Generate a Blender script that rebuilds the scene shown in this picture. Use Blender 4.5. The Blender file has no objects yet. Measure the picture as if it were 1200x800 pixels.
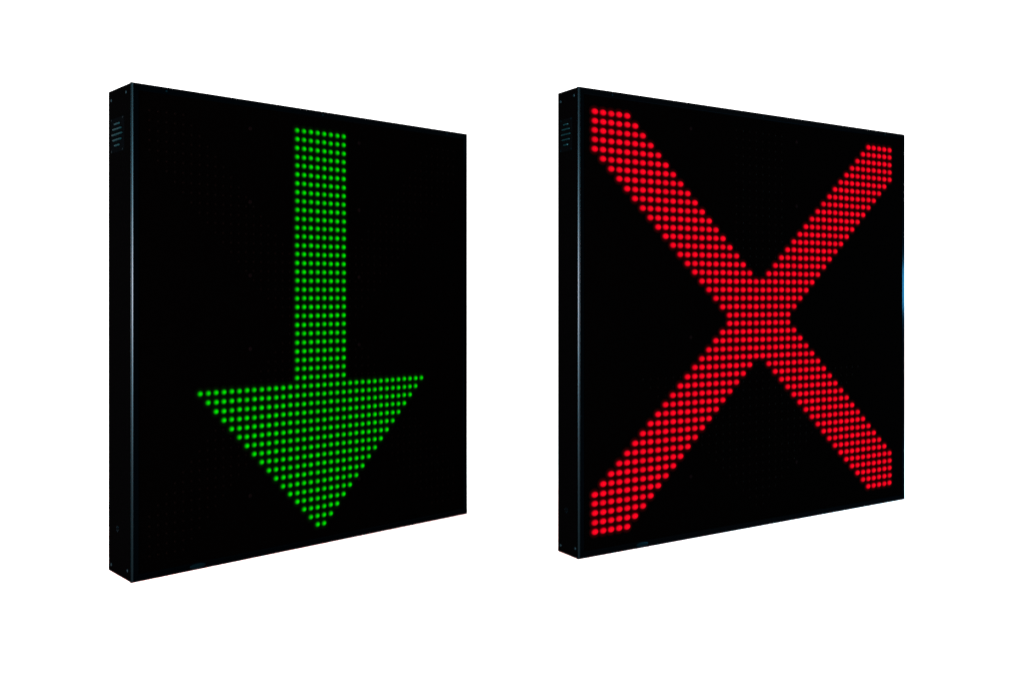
import bpy, bmesh, math, random
from mathutils import Vector

random.seed(7)
S = bpy.context.scene
COL = S.collection

# ------------------------------------------------------------------ camera
F, HZ, EYE, CX = 1101.10, 347.63, 0.56386, 620.27      # focal length and centre in photo pixels (1200 x 800)
cam_data = bpy.data.cameras.new("camera")
cam = bpy.data.objects.new("camera", cam_data)
COL.objects.link(cam)
cam.location = (0, 0, EYE)
cam.rotation_euler = (math.radians(90), 0, 0)
cam_data.sensor_fit = 'HORIZONTAL'
cam_data.sensor_width = 36.0
cam_data.lens = 36.0 * F / 1200.0
cam_data.shift_x = (600 - CX) / 1200.0
cam_data.shift_y = -(400 - HZ) / 1200.0
cam_data.clip_start = 0.01
cam_data.clip_end = 500
S.camera = cam

# ------------------------------------------------------------------ light and exposure
world = bpy.data.worlds.new("World")
S.world = world
world.use_nodes = True
bg = world.node_tree.nodes["Background"]
bg.inputs[0].default_value = (1, 1, 1, 1)               # white photo studio all round
bg.inputs[1].default_value = 2.6
S.view_settings.view_transform = 'Standard'
S.view_settings.look = 'None'
S.view_settings.exposure = 0
S.view_settings.gamma = 1
S.view_settings.use_curve_mapping = False


def area_lamp(name, loc, target, sx, sy, power, color):
    d = bpy.data.lights.new(name, 'AREA')
    d.shape = 'RECTANGLE'
    d.size, d.size_y = sx, sy
    d.energy = power
    d.color = color
    o = bpy.data.objects.new(name, d)
    o.location = loc
    o.rotation_euler = (Vector(target) - Vector(loc)).to_track_quat('-Z', 'Y').to_euler()
    COL.objects.link(o)
    return o


area_lamp("tall_edge_lamp", (-1.95, -1.85, 0.66), (-0.4, 2.0, 0.6), 0.7, 1.5, 400, (0.2, 0.85, 1.0))  # unseen lamp added for the teal highlight down the bezel edges
area_lamp("small_edge_lamp", (-1.90, -1.75, 0.62), (-0.4, 2.0, 0.58), 0.7, 0.30, 1350, (1.0, 0.30, 0.27))  # unseen pink lamp added to pale the middle of that highlight
area_lamp("side_lamp", (2.25, 2.56, 0.60), (0.95, 2.65, 0.59), 0.20, 0.16, 85, (0.3, 0.8, 1.0))


# ------------------------------------------------------------------ materials
def principled(name, base, metallic=0.0, rough=0.5, spec=0.5, noise=0.0, nscale=60.0, tint=0.5):
    m = bpy.data.materials.new(name)
    m.use_nodes = True
    nt = m.node_tree
    p = nt.nodes["Principled BSDF"]
    p.inputs["Base Color"].default_value = (*base, 1)
    p.inputs["Metallic"].default_value = metallic
    p.inputs["Roughness"].default_value = rough
    p.inputs["Specular IOR Level"].default_value = spec
    if metallic:
        p.inputs["Specular Tint"].default_value = (tint, tint, tint, 1)   # tint suppresses the white rim at grazing angles
    if noise:
        tc = nt.nodes.new("ShaderNodeTexCoord")
        n = nt.nodes.new("ShaderNodeTexNoise")
        n.inputs["Scale"].default_value = nscale
        n.inputs["Detail"].default_value = 4
        mr = nt.nodes.new("ShaderNodeMapRange")
        mr.inputs[3].default_value = 1 - noise
        mr.inputs[4].default_value = 1 + noise
        mx = nt.nodes.new("ShaderNodeVectorMath")
        mx.operation = 'SCALE'
        mx.inputs[0].default_value = base
        nt.links.new(tc.outputs["Object"], n.inputs["Vector"])
        nt.links.new(n.outputs["Fac"], mr.inputs[0])
        nt.links.new(mr.outputs[0], mx.inputs["Scale"])
        nt.links.new(mx.outputs[0], p.inputs["Base Color"])
        b = nt.nodes.new("ShaderNodeBump")
        b.inputs["Strength"].default_value = 0.12
        b.inputs["Distance"].default_value = 0.0004
        nt.links.new(n.outputs["Fac"], b.inputs["Height"])
        nt.links.new(b.outputs[0], p.inputs["Normal"])
    return m


def led_material(name, stops, strength):
    """Lens of a lit diode: brightest over the die, dimming out to a glow halo put into the emission (UV.x = radius, UV.y = unit spread)."""
    m = bpy.data.materials.new(name)
    m.use_nodes = True
    nt = m.node_tree
    p = nt.nodes["Principled BSDF"]
    p.inputs["Base Color"].default_value = (0.0001, 0.0001, 0.0001, 1)
    p.inputs["Specular IOR Level"].default_value = 0.0
    uv = nt.nodes.new("ShaderNodeUVMap")
    uv.uv_map = "lens"
    sp = nt.nodes.new("ShaderNodeSeparateXYZ")
    cr = nt.nodes.new("ShaderNodeValToRGB")
    cr.color_ramp.interpolation = 'EASE'
    e = cr.color_ramp.elements
    e[0].position, e[0].color = stops[0][0], (*stops[0][1], 1)
    e[1].position, e[1].color = stops[-1][0], (*stops[-1][1], 1)
    for pos, c in stops[1:-1]:
        k = e.new(pos)
        k.color = (*c, 1)
    mr = nt.nodes.new("ShaderNodeMapRange")
    mr.inputs[3].default_value = strength * 0.9
    mr.inputs[4].default_value = strength * 1.1
    nt.links.new(uv.outputs[0], sp.inputs[0])
    nt.links.new(sp.outputs[0], cr.inputs[0])
    nt.links.new(sp.outputs[1], mr.inputs[0])
    nt.links.new(cr.outputs[0], p.inputs["Emission Color"])
    nt.links.new(mr.outputs[0], p.inputs["Emission Strength"])
    return m


M = {
    'floor': principled("white_floor_vinyl", (0.93, 0.93, 0.93), rough=0.9, spec=0.1, noise=0.01, nscale=3),
    'housing': principled("matt_black_powder_coat", (0.00012, 0.00018, 0.0002), rough=0.5, spec=0.0, noise=0.35, nscale=140),
    'mask': principled("black_anti_glare_mask", (0.00009, 0.00009, 0.00009), rough=0.8, spec=0.0, noise=0.3, nscale=90),
    'bezel': principled("black_anodised_bezel", (0.00006, 0.00036, 0.00066), metallic=1, rough=0.16),
    'edge': principled("bezel_edge_highlight", (0.0012, 0.0034, 0.0042), metallic=1, rough=0.25, tint=0.1),  # bezel metal made lighter and teal: edge highlight partly put into the colour
    'vent': principled("blackened_vent_plate", (0.00018, 0.0004, 0.0005), rough=0.5, spec=0.0),
    'slat': principled("dull_steel_slat", (0.003, 0.021, 0.026), metallic=1, rough=0.45),
    'screw': principled("dull_steel_screw", (0.004, 0.015, 0.020), metallic=1, rough=0.4),
    'lock': principled("dark_lock_metal", (0.0004, 0.004, 0.006), metallic=1, rough=0.4),
    'black_screw': principled("black_screw", (0.0006, 0.0005, 0.0006), rough=0.5, spec=0.0),
    'glint_bump': principled("dark_teal_glint", (0.0004, 0.003, 0.0045), metallic=1, rough=0.45),
    'unlit': principled("unlit_diode_lens", (0.00017, 0.00014, 0.00013), rough=0.3, spec=0.001),
    'recess': principled("slot_black", (0.0001, 0.0001, 0.0001), rough=0.9, spec=0),
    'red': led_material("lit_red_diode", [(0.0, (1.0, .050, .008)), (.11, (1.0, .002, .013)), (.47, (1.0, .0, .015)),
                                          (.60, (.56, .0, .009)), (.73, (.15, 0, .003)), (.86, (.022, 0, .0005)), (1, (.003, 0, .0001))], 1.0),  # outer stops paint the glow spilling between diodes
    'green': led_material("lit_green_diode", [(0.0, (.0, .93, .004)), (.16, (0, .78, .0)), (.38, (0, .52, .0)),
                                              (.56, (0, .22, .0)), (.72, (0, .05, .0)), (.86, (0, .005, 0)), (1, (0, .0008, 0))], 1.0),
}


# ------------------------------------------------------------------ helpers
def tag(o, label=None, cat=None, group=None, kind=None):
    for k, v in (('label', label), ('category', cat), ('group', group), ('kind', kind)):
        if v:
            o[k] = v
    return o


def obj(name, bm, mat, parent=None, loc=(0, 0, 0), smooth=False, fix=True):
    if fix:
        bmesh.ops.recalc_face_normals(bm, faces=bm.faces[:])
    me = bpy.data.meshes.new(name)
    bm.to_mesh(me)
    bm.free()
    me.materials.append(mat)
    if smooth:
        for p in me.polygons:
            p.use_smooth = True
    o = bpy.data.objects.new(name, me)
    o.location = loc
    COL.objects.link(o)
    o.parent = parent
    return o


def box_bm(x0, x1, y0, y1, z0, z1, bevel=0.0, seg=3):
    bm = bmesh.new()
    bmesh.ops.create_cube(bm, size=1)
    for v in bm.verts:
        v.co = Vector(((x0 + x1) / 2 + v.co.x * (x1 - x0), (y0 + y1) / 2 + v.co.y * (y1 - y0), (z0 + z1) / 2 + v.co.z * (z1 - z0)))
    if bevel:
        bmesh.ops.bevel(bm, geom=bm.edges[:], offset=bevel, segments=seg, profile=0.5, affect='EDGES')
    return bm


def disc_bm(axis, r, h, dome=0.0, slot=True, n=20):
    """Screw or lock head of radius r standing h proud along -axis; a driver slot is cut as a recess ring."""
    bm = bmesh.new()
    rings = [(r, 0.0), (r, h * 0.6), (r * 0.8, h + dome * .5), (r * 0.35, h + dome), (r * 0.30, h * 0.35)]
    prev = None
    for rr, hh in rings:
        vs = []
        for i in range(n):
            a = 2 * math.pi * i / n
            c, s = rr * math.cos(a), rr * math.sin(a)
            vs.append(bm.verts.new((-hh, c, s) if axis == 'x' else (c, -hh, s)))
        if prev:
            for i in range(n):
                bm.faces.new((prev[i], prev[(i + 1) % n], vs[(i + 1) % n], vs[i]))
        prev = vs
    bm.faces.new(prev)
    return bm


def add_lens(bm, uvl, cx, cz, rx, rz, h, lum, lit=True, y0=0.0, reach=(0, 0)):
    """One diode: domed lens inside an added sloping skirt whose dim emission imitates glow on the panel."""
    n = 16
    rr = (0.0, 0.2, 0.4, 0.58, 0.74, 0.86, 1.0) if lit else (0.0, 0.3, 0.5)
    rings = []
    for r in rr:
        hh = h * math.sqrt(max(0.0, 1 - (r / 0.75) ** 2)) if r < 0.75 else 0.0
        if not lit:
            hh = h * 0.6 * math.sqrt(max(0.0, 1 - (r / 0.51) ** 2))
        hh += 0.0002 + 0.0008 * (1 - r)
        ax, az = (rx * r, rz * r) if r < 1 else reach  # last ring spreads the painted glow out between neighbours
        if r == 0:
            rings.append([bm.verts.new((cx, y0 - hh, cz))])
        else:
            rings.append([bm.verts.new((cx + ax * math.cos(2 * math.pi * i / n), y0 - hh, cz + az * math.sin(2 * math.pi * i / n))) for i in range(n)])
    for k in range(len(rings) - 1):
        a, b = rings[k], rings[k + 1]
        for i in range(n):
            j = (i + 1) % n
            if len(a) == 1:
                f = bm.faces.new((a[0], b[i], b[j]))
                us = (rr[0], rr[1], rr[1])
            else:
                f = bm.faces.new((a[i], b[i], b[j], a[j]))
                us = (rr[k], rr[k + 1], rr[k + 1], rr[k])
            f.smooth = True
            for lp, u in zip(f.loops, us):
                lp[uvl].uv = (u, lum)


def bezel_rail(k, W, H, w, r, depth, parent):
    """Side k of the front frame: a rounded strip with mitred ends."""
    prof = [(0.0, depth), (0.0, r)]
    # near-flat chamfer, bowed by a few degrees, between two tight rounds
    for i in range(0, 9):
        s = i / 8
        bow = 0.00011 * (1 - (2 * s - 1) ** 2)
        prof.append((r * (0.08 + 0.84 * s) - bow, r * (0.92 - 0.84 * s) - bow))
    prof += [(r, 0.0), (w - 0.0012, 0.0), (w, 0.0012), (w, depth)]
    corners = [((0, 0), (1, 1)), ((W, 0), (-1, 1)), ((W, H), (-1, -1)), ((0, H), (1, -1))]
    (ax, az), (sx, sz) = corners[k]
    (bx, bz), (tx, tz) = corners[(k + 1) % 4]
    dx, dz = bx - ax, bz - az
    ln = math.hypot(dx, dz)
    dx, dz = dx / ln, dz / ln
    g = 0.00035
    bm = bmesh.new()
    A = [bm.verts.new((ax + sx * t + dx * g, y, az + sz * t + dz * g)) for t, y in prof]
    B = [bm.verts.new((bx + tx * t - dx * g, y, bz + tz * t - dz * g)) for t, y in prof]
    for i in range(len(prof) - 1):
        f = bm.faces.new((A[i], A[i + 1], B[i + 1], B[i]))
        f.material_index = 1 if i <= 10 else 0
    bm.faces.new((A[-1], A[0], B[0], B[-1]))
    bm.faces.new(A)
    bm.faces.new(list(reversed(B)))
    o = obj("bezel_rail", bm, M['bezel'], parent)
    o.data.materials.append(M['edge'])
    return o


# ------------------------------------------------------------------ the surface
fb = bmesh.new()
bmesh.ops.create_circle(fb, cap_ends=True, segments=96, radius=60)
tag(obj("floor", fb, M['floor']), label=None, kind='structure')

# ------------------------------------------------------------------ diode layout, 46 x 46
N = 46
CROSS, ARROW = set(), set()
for r in range(N):
    rr = min(r, N - 1 - r)
    for c in range(max(0, rr - 4), rr + 5):
        CROSS.add((c, r))
        CROSS.add((N - 1 - c, r))
for r in range(29):
    for c in range(19, 27):
        ARROW.add((c, r))
for k in range(17):
    for c in range(6 + k, 40 - k):
        ARROW.add((c, 29 + k))


# ------------------------------------------------------------------ the sign
def lane_sign(loc, yaw, W, D, H, u0, pu, v0, pv, lit, unlit, colour, rx, rz, label):
    root = bpy.data.objects.new("lane_control_sign", None)
    root.empty_display_size = 0.1
    root.location = (loc[0], loc[1], 0)
    root.rotation_euler = (0, 0, yaw)
    COL.objects.link(root)
    tag(root, label, "traffic sign", "square light-emitting lane control signs")

    bz_w, bz_d = 0.0150, 0.0075
    # housing: a folded sheet box, a hair inside the bezel all round
    hs = obj("housing", box_bm(0.0006, W - 0.0006, bz_d, D, 0.0005, H - 0.0006, 0.0012, 2), M['housing'], root)
    for k in range(4):
        bezel_rail(k, W, H, bz_w, 0.0034, bz_d - 0.0002, root)
    # front mask sheet
    obj("front_panel", box_bm(bz_w + 0.0002, W - bz_w - 0.0002, 0.0020, bz_d + 0.002, bz_w + 0.0002, H - bz_w - 0.0002), M['mask'], root)
    # fasteners of the mask
    for u in (.294, .614):
        for v in (.059, .218, .378, .54, .70, .862):
            c = round((u * W - u0) / pu - .5) + .5
            r = round((v0 - (1 - v) * H) / pv - .5) + .5
            obj("panel_screw", disc_bm('y', 0.0042, 0.0009, n=16), M['black_screw'], root,
                (u0 + pu * c, 0.0020, v0 - pv * r))
    for u in (.0813, .5, .92):
        obj("bezel_screw", disc_bm('y', 0.0019, 0.0006, n=12), M['lock'], root, (u * W, 0.0, H - bz_w * 0.55))
    # low bump added on the bottom rail to shape a soft glint
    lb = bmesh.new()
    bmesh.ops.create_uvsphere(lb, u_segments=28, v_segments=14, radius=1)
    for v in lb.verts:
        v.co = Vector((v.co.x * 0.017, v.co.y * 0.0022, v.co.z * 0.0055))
    obj("glint_bump", lb, M['glint_bump'], root, (.157 * W, 0.0003, bz_w * 0.55), smooth=True)

    # left side: screws, vent, lock (d = depth back from the front)
    def side(d, v):
        return (0.0006, d * D, H * (1 - v))
    for d, v in ((.225, .0165), (.86, .0215), (.17, .9790), (.86, .9845)):
        obj("housing_screw", disc_bm('x', 0.0030, 0.0010, n=14), M['screw'], root, side(d, v))
    vz0, vz1 = H * (1 - .132), H * (1 - .0615)
    vp = obj("vent_cover", box_bm(-0.0006, 0.0012, .30 * D, .86 * D, vz0, vz1, 0.0004, 2), M['vent'], root)
    for d, v in ((.35, .0640), (.83, .0640), (.35, .1290), (.83, .1290)):
        obj("vent_screw", disc_bm('x', 0.0020, 0.0006, n=12), M['lock'], vp, (-0.0006, d * D, H * (1 - v)))
    for v, half in ((.0740, .125), (.0844, .20), (.0953, .235), (.1065, .20), (.1179, .115)):
        z = H * (1 - v)
        d0, d1 = (.585 - half) * D, (.585 + half) * D
        obj("vent_slot", box_bm(-0.0009, -0.0003, d0 - .0015, d1 + .0015, z - .0038, z + .0036), M['recess'], vp)
        # angled lip of the slot, catching light
        sb = bmesh.new()
        ns, rows = 10, []
        for t, x, dz in ((0, -0.0010, -.0022), (1, -0.0030, -.0012), (2, -0.0030, .0006), (3, -0.0010, .0020)):
            row = []
            for i in range(ns + 1):
                s = i / ns
                e = min(1.0, math.sin(math.pi * s) * 2.2 + .25)
                row.append(sb.verts.new((-0.0009 + (x + 0.0009) * e, d0 + (d1 - d0) * s, z + dz * e)))
            rows.append(row)
        for a, b in zip(rows, rows[1:]):
            for i in range(ns):
                sb.faces.new((a[i], a[i + 1], b[i + 1], b[i]))
        for i in range(ns):
            sb.faces.new((rows[-1][i], rows[-1][i + 1], rows[0][i + 1], rows[0][i]))
        sb.faces.new([rw[0] for rw in rows])
        sb.faces.new([rw[-1] for rw in reversed(rows)])
        obj("vent_slat", sb, M['slat'], vp)
    lk = obj("side_lock", disc_bm('x', 0.0066, 0.0012, n=24), M['vent'], root, side(.58, .904))
    for i in range(6):
        a = math.radians(20 + 60 * i)
        obj("lock_pin", disc_bm('x', 0.0011, 0.0006, n=8), M['lock'], lk, (-0.0009, 0.0050 * math.cos(a), 0.0050 * math.sin(a)))

    # diodes: the 100 nearest ones are parts of their own, the rest one part
    ca, sa = math.cos(yaw), math.sin(yaw)

    def dist(cr):
        x = loc[0] + (u0 + pu * cr[0]) * ca
        y = loc[1] + (u0 + pu * cr[0]) * sa
        return math.sqrt(x * x + y * y + (v0 - pv * cr[1] - EYE) ** 2)
    order = sorted(lit, key=dist)
    panel_y = 0.0020
    name = "red_diode" if colour == 'red' else "green_diode"
    rnd = random.Random(3)
    rest = bmesh.new()
    rest_uv = rest.loops.layers.uv.new("lens")
    for i, (c, r) in enumerate(order):
        jx, jz = rnd.uniform(-1, 1) * 0.0004, rnd.uniform(-1, 1) * 0.0004
        lum = rnd.random()
        x, z = u0 + pu * c + jx, v0 - pv * r + jz
        if i < 100:
            bm = bmesh.new()
            uvl = bm.loops.layers.uv.new("lens")
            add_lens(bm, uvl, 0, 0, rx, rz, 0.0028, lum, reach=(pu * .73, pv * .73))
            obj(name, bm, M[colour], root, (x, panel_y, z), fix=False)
        else:
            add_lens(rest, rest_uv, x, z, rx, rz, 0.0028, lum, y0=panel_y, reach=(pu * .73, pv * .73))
    tag(obj(name, rest, M[colour], root, fix=False), kind='stuff')
    ub = bmesh.new()
    uu = ub.loops.layers.uv.new("lens")
    for c, r in sorted(unlit - lit):
        add_lens(ub, uu, u0 + pu * c, v0 - pv * r, 0.0062, 0.0062, 0.003, 0, lit=False, y0=panel_y)
    tag(obj("unlit_diode", ub, M['unlit'], root, fix=False), kind='stuff')

    # back: maintenance door with hinges and a cable gland
    dr = obj("rear_door", box_bm(.06 * W, .94 * W, D + .0002, D + .0030, .06 * H, .94 * H, 0.001, 2), M['housing'], root)
    for v in (.2, .8):
        obj("hinge", box_bm(.94 * W + .001, .94 * W + .018, D + .0002, D + .006, H * v - .03, H * v + .03, .001, 2), M['vent'], root)
    obj("door_handle", box_bm(.10 * W, .10 * W + .02, D + .0031, D + .012, H * .46, H * .54, .002, 2), M['lock'], dr)
    gb = disc_bm('y', 0.014, 0.018, n=24)
    for v in gb.verts:
        v.co.y *= -1
    obj("cable_gland", gb, M['vent'], root, (.5 * W, D + .0001, .03 * H))
    return root


lane_sign((-0.78312, 1.84944), 0.76238, 0.86188, 0.12544, 0.98680, 0.03715, 0.01728, 0.93571, 0.01976,
          ARROW, CROSS, 'green', 0.0089, 0.0085,
          "flat black square sign box lit with a green arrow of dots pointing straight down")
lane_sign((0.10615, 2.01631), 0.56819, 1.11738, 0.08082, 1.01530, 0.04346, 0.02233, 0.96560, 0.02026,
          CROSS, ARROW, 'red', 0.0131, 0.0094,
          "flat black square sign box lit with a large red diagonal cross of dots")
